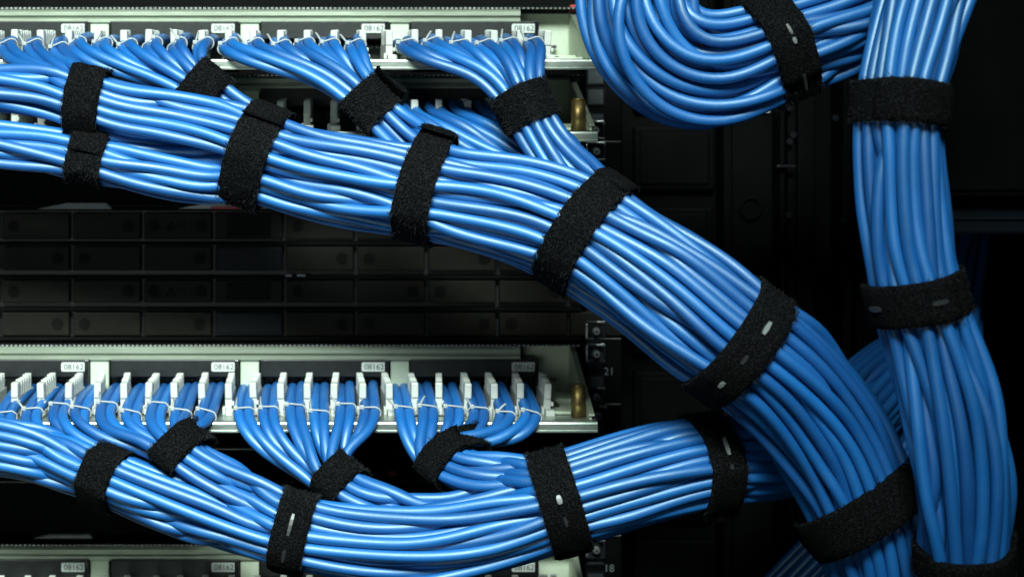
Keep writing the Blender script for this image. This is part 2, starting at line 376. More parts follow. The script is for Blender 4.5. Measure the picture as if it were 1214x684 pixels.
        for j in range(6):
            gx = guide_x(m, j)
            if gproto is None:
                mb = MB(); guide_mesh(mb, gx); gproto = (mb.build('wire_guide', mod, origin=(gx, -.04, zs)), gx); pg = gproto[0]
                bpy.data.objects[pg.name].data.shade_flat()
                mb = MB(); 
                for q in (0, 1):
                    xx = gx+.0046+q*.0060
                    mb.box(xx, xx+.0040, -.0002, .003, Z(452), Z(447.5)-.0004, M['jack_grey'], .0003); mb.box(xx+.0009, xx+.0031, -.0016, -.0001, Z(451.2), Z(449.2), M['ink'], .0002)
                jproto = mb.build('jack', mod, origin=(gx, 0, Z(450)))
            else:
                g = gproto[0].copy(); C.objects.link(g); g.parent = mod; g.location = Vector((gx, -.04, zs))-parent_world(mod)
                g.rotation_euler = (random.uniform(-.02, .03), random.uniform(-.04, .04), random.uniform(-.07, .07))
                if j < 5 or True:
                    k = jproto.copy(); C.objects.link(k); k.parent = mod; k.location = Vector((gx, 0, Z(450)))-parent_world(mod)
    return e
panel = build_panel()
tag(panel, 'patch panel with white wire guides in mid rack, below the dark drive bays', 'patch panel', 'patch panels in the rack')
DZ = {'middle': 0.0}
for nm, dpx, lab in (('top', 394.5, 'topmost patch panel, its white wire guides above three tied cable fans'),
                     ('second', 316.0, 'shadowed patch panel directly under the topmost one, half hidden by cables'),
                     ('bottom', -233.5, 'lowest patch panel cut by the bottom edge of the photo')):
    c = copy_tree(panel); c.location.z += dpx*K; c['label'] = lab; DZ[nm] = dpx*K
    if nm in ('top',):
        for ch in list(c.children):
            if ch.name.startswith('pillar'): bpy.data.objects.remove(ch)

# ------------------------------------------------------------------ drive enclosure, blanking plates, small bits on them
enc = empty('drive_enclosure', P(330, 402, 0), 'black drive enclosure of brown drive bays between the two patch panel groups', 'drive enclosure')
mb = MB(); mb.pbox(-140, 247, 690, 404, -0.006, -0.20, M['black_plastic'], .001); mb.build('chassis', enc)
for y in (251-5, 287, 327, 365, 400):
    mb = MB(); mb.pbox(-140, y, 690, y+4, .002, -0.005, M['black_paint'], .0006); mb.build('rail', enc)
rows = ((252, 284), (292, 321), (332, 359), (370, 398))
for ri, (ya, yb) in enumerate(rows):
    for ci in range(-2, 9):
        xa = 2+84.3*ci; xb = xa+80; mat = M['bay_grey'] if (ci == 3 and ri in (1, 3)) else M['bay_brown']
        mb = MB(); mb.pbox(xa, ya, xb, yb, 0.0, -.005, mat, .0008); b = mb.build('drive_bay', enc, origin=P((xa+xb)/2, yb))
        if ci == 3:
            mb = MB(); mb.pbox(xa+(3 if ri in (1, 3) else 14), ya+3, xb-(3 if ri in (1, 3) else 14), yb-3, .0007, .0001, M['bay_grey'] if ri in (1, 3) else M['bay_mark'], .0003); mb.build('cover_plate', b)
        elif ci == 2 and ri in (0, 2):
            for px in (xa+12, xb-12):
                mb = MB(); c = P(px, (ya+yb)/2, .0002); mb.cyl(c, (0, 1, 0), .0040, .001, M['bay_mark'], 20); mb.build('round_mark', b)
            mb = MB(); c = P(xa+32, (ya+yb)/2, .0006); t = [c+np.array([math.cos(q)*.0036, 0, math.sin(q)*.0036-.0006]) for q in (math.pi/2, math.pi*7/6, math.pi*11/6)]
            mb.tube(sum([[t[i]+(t[(i+1) % 3]-t[i])*f for f in (0, .33, .66)] for i in range(3)], []), .0004, M['bay_mark'], 5, True)
            mb.box(c[0]-.0003, c[0]+.0003, c[1]-.0002, c[1]+.0002, c[2]-.0012, c[2]+.0012, M['bay_mark']); mb.build('warning_triangle', b)
            mb = MB(); me = text_mesh('FE 1', .0062); c = P(xa+50, (ya+yb)/2, .0006)
            mb.mesh(me, M['bay_mark'], lambda v: Vector((c[0]+v.x, c[1], c[2]+v.y))); mb.build('lettering', b, recalc=False)
        else:
            px = xa+(66 if (ci+ri) % 2 else 14)
            mb = MB(); c = P(px, (ya+yb)/2, .0002); mb.cyl(c, (0, 1, 0), .0038, .001, M['bay_mark'], 20); mb.build('round_mark', b)
mb = MB(); mb.pbox(338, 325.5, 346, 328, .0052, .0041, M['grey_tab'], .0002); mb.pbox(352, 325.5, 362, 328, .0052, .0041, M['grey_tab'], .0002); mb.build('status_light', enc)
def blank(y0, y1, lab, df=-0.004):
    e = empty('black_plate', P(330, y1, df), lab, 'blanking plate', 'black blanking plates')
    mb = MB(); mb.pbox(-140, y0, 692, y1, df, df-.02, M['black_paint'], .001); mb.build('plate', e)
    mb = MB(); mb.pbox(-140, y0+3, 692, y0+6, df+.0025, df+.0001, M['black_gloss'], .0006); mb.build('fold', e)
blank(170, 243, 'black blanking plate above the drive bays, behind the thick bundle')
blank(527, 562, 'black blanking plate right under the middle patch panel shelf')
blank(566, 634, 'tall black blanking plate above the lowest patch panel')
blank(-70, 11, 'black blanking plate along the top edge of the photo')
def bit(px0, py0, px1, py1, d, mat, name, lab, cat, slope=0):
    mb = MB(); a = [(X(px0, d), Z(py1, d)), (X(px1, d), Z(py1, d)), (X(px1, d)-slope*.2, Z(py0, d)), (X(px0, d)+slope, Z(py0, d))]
    mb.prism(a, -d, -d+.004, mat); return tag(mb.build(name), lab, cat)
bit(44, 241, 133, 248, .008, M['jack_grey'], 'paper_label', 'crumpled grey paper label on top of the drive bays at left', 'paper label', .02)
bit(212, 240, 318, 247.5, .008, M['grey_tab'], 'paper_label', 'white paper label with red print on top of the drive bays', 'paper label', .022)
bit(250, 245, 284, 248, .009, M['red_print'], 'red_sticker', 'thin red sticker strip on the white paper label', 'sticker')
bit(252, 559, 286, 564, .004, M['jack_grey'], 'metal_tag', 'small grey metal tag on the ledge under the middle patch panel', 'metal tag', .003)
bit(460, 559, 470, 564, .004, M['red_print'], 'red_latch', 'tiny red latch on the ledge between two cable fans', 'latch')
bit(40, 634, 110, 638, .008, M['grey_tab'], 'paper_label', 'pale paper strip lying on the lowest patch panel at left', 'paper label', .01)
bit(170, 9, 200, 13, .004, M['jack_grey'], 'metal_tag', 'small grey metal tag above the topmost patch panel at left', 'metal tag')
bit(278, 9, 308, 13, .004, M['grey_tab'], 'metal_tag', 'pale metal tag above the topmost patch panel near its second divider', 'metal tag')
bit(676, 6, 684, 14, .004, M['red_print'], 'red_latch', 'tiny red latch at the top right corner of the rack', 'latch')

# ------------------------------------------------------------------ cables
DIA = 6.6e-3; RAD = DIA/2
def crspline(ctrl, step):
    """centripetal Catmull-Rom through ctrl, resampled evenly"""
    c = np.array(ctrl, float); c = np.vstack([2*c[0]-c[1], c, 2*c[-1]-c[-2]]); out = []
    for i in range(1, len(c)-2):
        p0, p1, p2, p3 = c[i-1:i+3]
        t0 = 0; t1 = t0+max(1e-6, np.linalg.norm(p1[:3]-p0[:3]))**.5; t2 = t1+max(1e-6, np.linalg.norm(p2[:3]-p1[:3]))**.5; t3 = t2+max(1e-6, np.linalg.norm(p3[:3]-p2[:3]))**.5
        t = np.linspace(t1, t2, 14, endpoint=False)[:, None]
        A1 = (t1-t)/(t1-t0)*p0+(t-t0)/(t1-t0)*p1; A2 = (t2-t)/(t2-t1)*p1+(t-t1)/(t2-t1)*p2; A3 = (t3-t)/(t3-t2)*p2+(t-t2)/(t3-t2)*p3
        B1 = (t2-t)/(t2-t0)*A1+(t-t0)/(t2-t0)*A2; B2 = (t3-t)/(t3-t1)*A2+(t-t1)/(t3-t1)*A3
        out.append((t2-t)/(t2-t1)*B1+(t-t1)/(t2-t1)*B2)
    out = np.vstack(out+[c[-2][None]])
    s = np.concatenate([[0], np.cumsum(np.linalg.norm(np.diff(out[:, :3], axis=0), axis=1))])
    n = max(4, int(s[-1]/step)+1); q = np.linspace(0, s[-1], n)
    return np.stack([np.interp(q, s, out[:, k]) for k in range(out.shape[1])], 1)
def frames(c):
    t = np.gradient(c, axis=0); t /= np.linalg.norm(t, axis=1)[:, None]
    e2 = np.array([0, -1.0, 0])-t*(t@np.array([0, -1.0, 0]))[:, None]; e2 /= np.linalg.norm(e2, axis=1)[:, None]
    e1 = np.cross(e2, t)
    # for travel to +x (t=+x, e2=-y): want e1=+z
    return t, e1, e2
def slots(n):
    i = np.arange(n); r = np.sqrt((i+.5)/n); a = i*2.399963+rng.uniform(0, 6)
    p = np.stack([r*np.cos(a), r*np.sin(a)], 1)*DIA*.5*math.sqrt(n/.8)
    return p
def relax2(x, act, iters=160, pull=.012, keep=None):
    S, N, _ = x.shape
    ok = act[:, :, None] & act[:, None, :] & ~np.eye(N, dtype=bool)[None]
    for it in range(iters):
        d = x[:, :, None, :]-x[:, None, :, :]; L = np.sqrt((d**2).sum(-1))+1e-9
        p = np.where(ok & (L < DIA), (DIA-L)*.42, 0)/L
        x = x+np.clip((d*p[..., None]).sum(2), -DIA*.4, DIA*.4)
        x = x*(1-pull)
        if S > 2:
            y = x.copy(); y[1:-1] = .6*x[1:-1]+.2*(x[:-2]+x[2:]); x = y
    return x
def smooth_noise(S, N, ds, scale):
    k = max(3, int(S*ds/scale)+3); c = rng.normal(0, 1, (k, N, 2)); q = np.linspace(0, k-1.001, S); i = q.astype(int); f = (q-i)[:, None, None]; f = f*f*(3-2*f)
    return c[i]*(1-f)+c[np.minimum(i+1, k-1)]*f
class Bundle:
    def __init__(s, ctrl, n, sl=None, joins=None, wander=.8, scale=.14, twist=0.0, spread=1.0):
        """ctrl rows: px, py, d, half width px. joins: px from which each cable belongs"""
        c4 = np.array([[*P(a, b, d), h*K*(D-d)/D] for a, b, d, h in ctrl]); s.ds = .010
        q = crspline(c4, s.ds); s.c = q[:, :3]; s.hw = q[:, 3]; s.t, s.e1, s.e2 = frames(s.c); S = len(s.c)
        sl = slots(n) if sl is None else sl; s.n = n
        d_ = -s.c[:, 1]; s.px = s.c[:, 0]/(K*(D-d_)/D)+VX; s.py = VY-s.c[:, 2]/(K*(D-d_)/D)
        act = np.ones((S, n), bool)
        if joins is not None:
            for i, j in enumerate(joins):
                if j is not None: act[:, i] = s.px >= j
        ang = np.linspace(0, twist, S); ca, sa = np.cos(ang)[:, None], np.sin(ang)[:, None]
        x = np.stack([sl[None, :, 0]*ca-sl[None, :, 1]*sa, sl[None, :, 0]*sa+sl[None, :, 1]*ca], -1)
        x = x+smooth_noise(S, n, s.ds, scale)*DIA*wander
        x = relax2(x, act)
        # stretch to the width seen in the photo
        a_ = x[..., 0].copy(); a_[~act] = np.nan
        hi = np.nanpercentile(a_, 98, axis=1)+RAD; lo = np.nanpercentile(a_, 2, axis=1)-RAD
        mid = (hi+lo)/2; half = (hi-lo)/2
        k = np.clip(s.hw/half, .93, 1.42)
        ker = np.ones(5)/5; k = np.convolve(np.pad(k, 2, 'edge'), ker, 'valid'); mid = np.convolve(np.pad(mid, 2, 'edge'), ker, 'valid')
        x[..., 0] = (x[..., 0]-mid[:, None])*k[:, None]; x[..., 1] *= np.sqrt(k)[:, None]
        s.x = x; s.act = act
    def pos(s, i, k): return s.c[k]+s.x[k, i, 0]*s.e1[k]+s.x[k, i, 1]*s.e2[k]
    def path(s, i, k0=0): return [s.pos(i, k) for k in range(k0, len(s.c))]
    def at_px(s, px): return int(np.argmin(abs(s.px-px)))
    def near(s, px, py): return int(np.argmin((s.px-px)**2+(s.py-py)**2))

cables = []       # dict: pts, bundle, key, fan info
def add_cable(ctrl, bundle, **kw):
    pts = crspline(ctrl, .0055); cables.append(dict(pts=pts, bundle=bundle, **kw))

def sort_slots(n, groups):
    """groups: list of (count, direction) outermost first; returns slots in order of the groups"""
    sl = relax2(slots(n)[None], np.ones((1, n), bool), 200, .01)[0]; left = list(range(n)); res = []
    for cnt, dr in groups:
        left.sort(key=lambda i: -(sl[i]@np.array(dr))); tk = left[:cnt]; left = left[cnt:]
        tk.sort(key=lambda i: sl[i][0]); res.append([sl[i] for i in tk])
    assert not left
    return res
# ---- thick upper bundle ("main")
gF4, gS, gF3, gF2, gB, gU1, gA = sort_slots(86, [(12, (.75, -.65)), (10, (-.1, -1)), (12, (.6, -.75)), (12, (.3, -.9)), (17, (-1, .1)), (6, (1, .2)), (17, (0, 1))])
order = [('A', gA, None), ('U1', gU1, 92), ('B', gB, 285), ('F2', gF2, 318), ('F3', gF3, 478), ('S', gS, 640), ('F4', gF4, 690)]
sl = []; joins = []; idx = {}
for nm, g, j in order:
    idx[nm] = list(range(len(sl), len(sl)+len(g))); sl += list(g); joins += [j]*len(g)
MAIN = Bundle([(-90, 96, .11, 25), (0, 104, .112, 26), (84, 114, .114, 26), (130, 134, .116, 31), (200, 141, .117, 33), (265, 158, .118, 37), (303, 182, .12, 50), (345, 203, .123, 50), (400, 212, .128, 54), (470, 224, .133, 54),
               (530, 232, .138, 56), (600, 248, .146, 61), (650, 264, .152, 62), (700, 286, .158, 61), (795, 346, .172, 72), (860, 395, .178, 70), (906, 428, .18, 66), (950, 472, .172, 69), (992, 532, .166, 70), (1020, 590, .166, 60), (1040, 650, .162, 50), (1058, 730, .15, 50), (1070, 800, .14, 50)],
              86, np.array(sl), joins, wander=1.0, scale=.17, twist=.4)
def main_pts(i, px, step=2):
    k0 = MAIN.at_px(px); return [MAIN.pos(i, k) for k in range(k0, len(MAIN.c), step)]
for i in idx['A']: add_cable(MAIN.path(i)[::2], 'main', src='A')
# ---- lower left companion of the main bundle
BB = Bundle([(-90, 166, .115, 30), (0, 173, .116, 29), (85, 181, .118, 25), (130, 192, .12, 22), (200, 205, .12, 22), (262, 212, .121, 25)], 17, None, None, wander=.9, scale=.1, twist=.4)
bo = sorted(range(17), key=lambda i: BB.x[-1, i, 0]); mo = sorted(idx['B'], key=lambda i: MAIN.x[MAIN.at_px(330), i, 0])
for i, j in zip(bo, mo): add_cable(BB.path(i)[::2]+main_pts(j, 310), 'companion', src='B')

# ---- fans
def fan_slots(n): return relax2(slots(n)[None], np.ones((1, n), bool), 200, .012)[0]
STRAPS = []
def unit(v): return v/np.linalg.norm(v)
def ties_for(ppx, panel_):
    """tie positions in the panel: pixel in the photo at shelf lip depth"""
    out = []
    for x in ppx: out.append(x)
    return out
def fan(name, pxs, ty, dz_d, path, joinlist, follow, upper, extra=None, bundle='main'):
    """two cables leave each tie at pxs, run through the strap at path[1], then follow the big bundle"""
    c = [P(*p) for p in path]; seq = crspline(c, .004); t, e1, e2 = frames(seq)
    n = len(joinlist); fs = fan_slots(n)
    srt = sorted(range(n), key=lambda i: fs[i][0])
    starts = []
    for q, px in enumerate(pxs):
        for h in (0, 1): starts.append((px, h, len(pxs)))
    if extra: starts = [('x', p, None) for p in extra]+starts
    stn = [0, len(seq)//3, 2*len(seq)//3, len(seq)-1]
    for r, st in enumerate(starts):
        s_ = fs[srt[r]]; j = joinlist[r]
        mids = [seq[k]+e1[k]*s_[0]*(1.06 if k in (stn[0], stn[-1]) else 1)+e2[k]*s_[1] for k in stn]
        if st[0] == 'x':
            ctrl = [P(*p) for p in st[1]]; kw = dict(tie=None)
        else:
            px, h, _ = st; dd = .071
            tie = P(px+(-3.9+7.8*h)+rng.uniform(-1, 1), ty+(2.5 if (h ^ (q % 2)) else -2.5)+rng.uniform(-1, 1), dd+(.0038 if (h ^ (q % 2)) else -.0038))
            jack = np.array([tie[0]+(.0015 if h else -.0015), .012, tie[2]+.003]); arch = np.array([tie[0]*.985+(.0 if h else -.001), -.036+(.004 if h else -.003), tie[2]+.0062+rng.uniform(-.001, .0012)])
            to = unit(mids[0]-tie); L = np.linalg.norm(mids[0]-tie)
            dv = unit(np.array([0, -.55, -.35 if not upper else -.15])+to*(.45 if not upper else .8)+np.array([rng.normal(0, .1), 0, 0]))
            nxt = tie+dv*min(.020, L*.35); nxt[1] = min(nxt[1], -.0905)
            half = (nxt+mids[0])/2+np.array([0, -.004, .0]); half[2] += (-.10 if not upper else rng.uniform(-.03, .03))*L*(.6 if abs(mids[0][0]-tie[0]) > .03 else .15); half[1] = min(half[1], -.092)
            mids[0] = mids[0]+(tie-mids[0])*np.array([.22 if upper else .10, 0, .22 if upper else .10]); half = .5*half+.25*(nxt+mids[0])
            ctrl = [jack, arch, tie, tie+np.array([0, -.009, -.0012]), nxt+np.array([0, -.004, 0]), half]; kw = dict(tie=tie, half=h, tiepx=px, arch=arch)
        ctrl = ctrl+mids+follow(j)
        add_cable(ctrl, bundle, src=name, **kw)
U_Y = 55; M_Y = 488
tp = lambda j: 634.5-30.6*j
# top panel fans
for r, i in enumerate(idx['U1']):
    px = tp(20.6-r//2); h = r % 2; tie = P(px+(-4.4+8.8*h), U_Y+2-4*h, .071)
    jack = np.array([tie[0], .012, tie[2]+.006]); arch = np.array([tie[0], -.036, tie[2]+.007])
    add_cable([jack, arch, tie, tie+np.array([.012, -.02, -.010])]+[MAIN.pos(i, MAIN.at_px(88))*.5+(tie+np.array([.012, -.022, -.010]))*.5+np.array([0, -.003, .002])]+main_pts(i, 88), 'main', src='U1', tie=tie, half=h, tiepx=px, arch=arch)
def fo(px): return lambda j: main_pts(j, px)
fan('U2', [tp(17.9-k) for k in range(6)], U_Y, 0, [(222, 92, .098), (243, 106, .103), (268, 130, .103)], idx['F2'], fo(345), True)
fan('U3', [tp(12.0-k) for k in range(6)], U_Y, 0, [(416, 96, .100), (438, 126, .108), (468, 152, .108)], idx['F3'], fo(530), True)
fan('U4', [tp(5.0-k) for k in range(6)], U_Y, 0, [(610, 92, .100), (622, 128, .108), (645, 172, .112)], idx['F4'], fo(745), True)
# shadowed second panel: a few cables run right and into the back of the bundle
for r, i in enumerate(idx['S']):
    px = 484+r//2*30+(r % 2)*7; s0 = P(px, 137, .066)
    add_cable([np.array([s0[0], .01, s0[2]+.006]), s0+np.array([0, .03, .008]), s0, P(px+26, 143+r % 2*4, .085), P(px+58+r*3, 166+r, .090), P(648+r*2, 214, .100)]+main_pts(i, 720), 'main', src='S', tie=s0, half=r % 2, tiepx=px, arch=None)

# ---- lower bundle
hF4, hF3, hF2, hF1 = sort_slots(58, [(12, (1, .25)), (12, (.5, -.5)), (12, (.5, .1)), (22, (-1, .3))])
order = [('F1', hF1, None), ('F2', hF2, None), ('F3', hF3, 480), ('F4', hF4, 640)]
sl = []; joins = []; jdx = {}
for nm, g, j in order:
    jdx[nm] = list(range(len(sl), len(sl)+len(g))); sl += list(g); joins += [j]*len(g)
LOW = Bundle([(300, 612, .122, 44), (350, 629, .126, 43), (400, 638, .13, 42), (450, 643, .133, 43), (520, 641, .137, 45), (600, 622, .14, 48), (663, 596, .142, 51), (710, 579, .142, 52), (760, 564, .14, 56), (805, 553, .138, 52), (855, 545, .134, 45),
              (895, 544, .125, 40), (940, 536, .10, 38), (990, 508, .05, 40), (1045, 458, .0, 40), (1085, 425, -.06, 36), (1103, 400, -.16, 30), (1108, 388, -.295, 26)], 58, np.array(sl), joins, wander=.8, scale=.16, twist=-.3)
def low_pts(i, px, step=2): return [LOW.pos(i, k) for k in range(LOW.at_px(px), len(LOW.c), step)]
def fl(px): return lambda j: low_pts(j, px)
ex = [[(-110, 554-4.6*k, .088+.005*(k % 3)), (-40, 555-4.1*k, .094+.006*(k % 3)), (30, 557-3.1*k, .100+.006*(k % 3))] for k in range(16)]
fan('F1', [tp(20.55-k) for k in range(3)], M_Y, 0, [(98, 551, .103), (124, 563, .110), (160, 580, .115)], jdx['F1'], fl(345), False, ex, bundle='low')
fan('F2', [tp(17.7-k) for k in range(6)], M_Y, 0, [(194, 519, .100), (209, 538, .108), (240, 558, .113)], jdx['F2'], fl(345), False, bundle='low')
fan('F3', [tp(11.35-k) for k in range(6)], M_Y, 0, [(382, 556, .102), (399, 576, .110), (432, 590, .120)], jdx['F3'], fl(520), False, bundle='low')
fan('F4', [tp(5.1-k) for k in range(6)], M_Y, 0, [(503, 541, .100), (526, 551, .110), (562, 563, .122)], jdx['F4'], fl(660), False, bundle='low')

# ---- loop of spare cable at the top, upright bundle at the right, far bundle lower right
LOOP = Bundle([(1105, -150, .12, 50), (1080, -45, .135, 52), (1020, 20, .148, 56), (920, 58, .155, 58), (880, 78, .155, 68), (842, 91, .155, 78), (800, 84, .155, 80), (770, 54, .155, 79), (756, 10, .155, 73), (762, -45, .152, 64), (785, -120, .15, 54)], 50, None, None, wander=1.7, scale=.13, twist=1.2)
for i in range(50): add_cable(LOOP.path(i)[::2], 'loop', src='T')
UPR = Bundle([(1140, -130, .20, 54), (1112, -50, .205, 55), (1094, 5, .21, 54), (1078, 65, .215, 48), (1066, 125, .22, 44), (1068, 200, .22, 48), (1076, 290, .22, 45), (1088, 350, .22, 45), (1104, 405, .22, 50), (1127, 480, .222, 61), (1140, 560, .22, 59), (1143, 620, .215, 54), (1142, 660, .21, 50), (1142, 740, .20, 52), (1142, 800, .2, 52)], 40, None, None, wander=.7, scale=.2, twist=.35)
for i in range(40): add_cable(UPR.path(i)[::2], 'upright', src='R')
FAR = Bundle([(860, 790, .02, 38), (925, 715, .03, 38), (975, 665, .035, 38), (1030, 610, .03, 38), (1090, 545, .01, 36), (1126, 468, -.03, 33), (1136, 390, -.07, 31), (1144, 320, -.11, 30), (1150, 275, -.15, 29), (1152, 258, -.295, 27)], 14, None, None, wander=.5, scale=.2)
for i in range(14): add_cable(FAR.path(i)[::2], 'far', src='Q')

# ---- push cables apart in 3D where they cross
def relax3(cabs, iters=26):
    Pn = np.vstack([c['pts'] for c in cabs]); ids = np.concatenate([np.full(len(c['pts']), i) for i, c in enumerate(cabs)])
    n = len(Pn); P0 = Pn.copy(); first = np.zeros(n, bool); last = np.zeros(n, bool); o = 0; fixed = np.zeros(n, bool)
    for c in cabs:
        k = len(c['pts']); first[o] = True; last[o+k-1] = True
        if c.get('tie') is not None: fixed[o:o+5] = True
        o += k
    inner = ~(first | last)
    nb = [(a, b, c_) for a in (-1, 0, 1) for b in (-1, 0, 1) for c_ in (-1, 0, 1) if (a, b, c_) >= (0, 0, 0)]
    cell = DIA*1.15; pi = pj = None
    for it in range(iters):
        if it % 4 == 0:
            g = np.floor((Pn-Pn.min(0))/cell).astype(np.int64)+1; key = (g[:, 0]*4096+g[:, 1])*4096+g[:, 2]; od = np.argsort(key, kind='stable'); ks = key[od]
            Li = []; Lj = []
            for (a, b, c_) in nb:
                k2 = key+((a*4096+b)*4096+c_); lo = np.searchsorted(ks, k2, 'left'); hi = np.searchsorted(ks, k2, 'right'); cnt = hi-lo
                src = np.repeat(np.arange(n), cnt); offs = np.arange(cnt.sum())-np.repeat(np.cumsum(cnt)-cnt, cnt); dst = od[np.repeat(lo, cnt)+offs]
                m = ids[src] != ids[dst]
                if (a, b, c_) == (0, 0, 0): m &= src < dst
                Li.append(src[m]); Lj.append(dst[m])
            pi = np.concatenate(Li); pj = np.concatenate(Lj)
        d = Pn[pi]-Pn[pj]; L = np.sqrt((d**2).sum(1))+1e-9; m = L < DIA*.97
        a, b = pi[m], pj[m]; v = d[m]*((DIA*.97-L[m])/L[m]*.22)[:, None]
        for k in range(3):
            Pn[:, k] += np.clip(np.bincount(a, v[:, k], n)-np.bincount(b, v[:, k], n), -DIA*.25, DIA*.25)
        lap = np.zeros_like(Pn); lap[1:-1] = (Pn[:-2]+Pn[2:])/2-Pn[1:-1]; lap[~inner] = 0
        Pn += lap*.30; Pn += (P0-Pn)*.03
        Pn[fixed] = P0[fixed]
    for _ in range(3):
        lap = np.zeros_like(Pn); lap[1:-1] = (Pn[:-2]+Pn[2:])/2-Pn[1:-1]; lap[~inner] = 0; Pn += lap*.5
    o = 0
    for c in cabs:
        k = len(c['pts']); c['pts'] = Pn[o:o+k].copy(); o += k
relax3(cables)

# ---- which cables can be seen from here or from a step to either side (buried ones are left out)
def visible(cabs):
    W, H, f = 607, 342, 2.0; seen = np.zeros(len(cabs), int); main_seen = np.zeros(len(cabs), int)
    for vi, (cx, cz) in enumerate(((0, 0), (-.18, .02), (.18, .02), (0, .12))):
        zb = np.full((H, W), 1e9); ib = np.full((H, W), -1, int)
        for i, c in enumerate(cabs):
            p = c['pts']; q = np.vstack([p, (p[1:]+p[:-1])/2]); dep = q[:, 1]+D
            u = ((q[:, 0]-cx)/dep*D/K+VX+cx/K*(1.0/0.87))/f; v = (VY-(q[:, 2]-cz)/dep*D/K-cz/K/0.87)/f; rr = RAD/dep*D/K/f
            R_ = int(math.ceil(rr.max()))
            for dx in range(-R_, R_+1):
                for dy in range(-R_, R_+1):
                    dd = np.sqrt(dx*dx+dy*dy)/rr; m = dd <= 1
                    ui = np.round(u).astype(int)+dx; vi_ = np.round(v).astype(int)+dy; m &= (ui >= 0) & (ui < W) & (vi_ >= 0) & (vi_ < H)
                    if not m.any(): continue
                    z = dep-RAD*np.sqrt(np.clip(1-dd*dd, 0, 1)); a, b, zz = vi_[m], ui[m], z[m]
                    o = np.argsort(-zz); a, b, zz = a[o], b[o], zz[o]
                    better = zz < zb[a, b]; zb[a[better], b[better]] = zz[better]; ib[a[better], b[better]] = i
        cnt = np.bincount(ib[ib >= 0], minlength=len(cabs)); seen = np.maximum(seen, cnt)
        if vi == 0: main_seen = cnt
    return seen, main_seen, None
seen, mseen, _ = visible(cables)
for i, c in enumerate(cables): c['seen'] = seen[i]; c['mseen'] = mseen[i]
kept = [c for c in cables if c['mseen'] >= 12 or c['seen'] >= 60]
print('cables', len(cables), 'kept', len(kept), 'unseen kept', sum(c['mseen'] < 12 for c in kept))

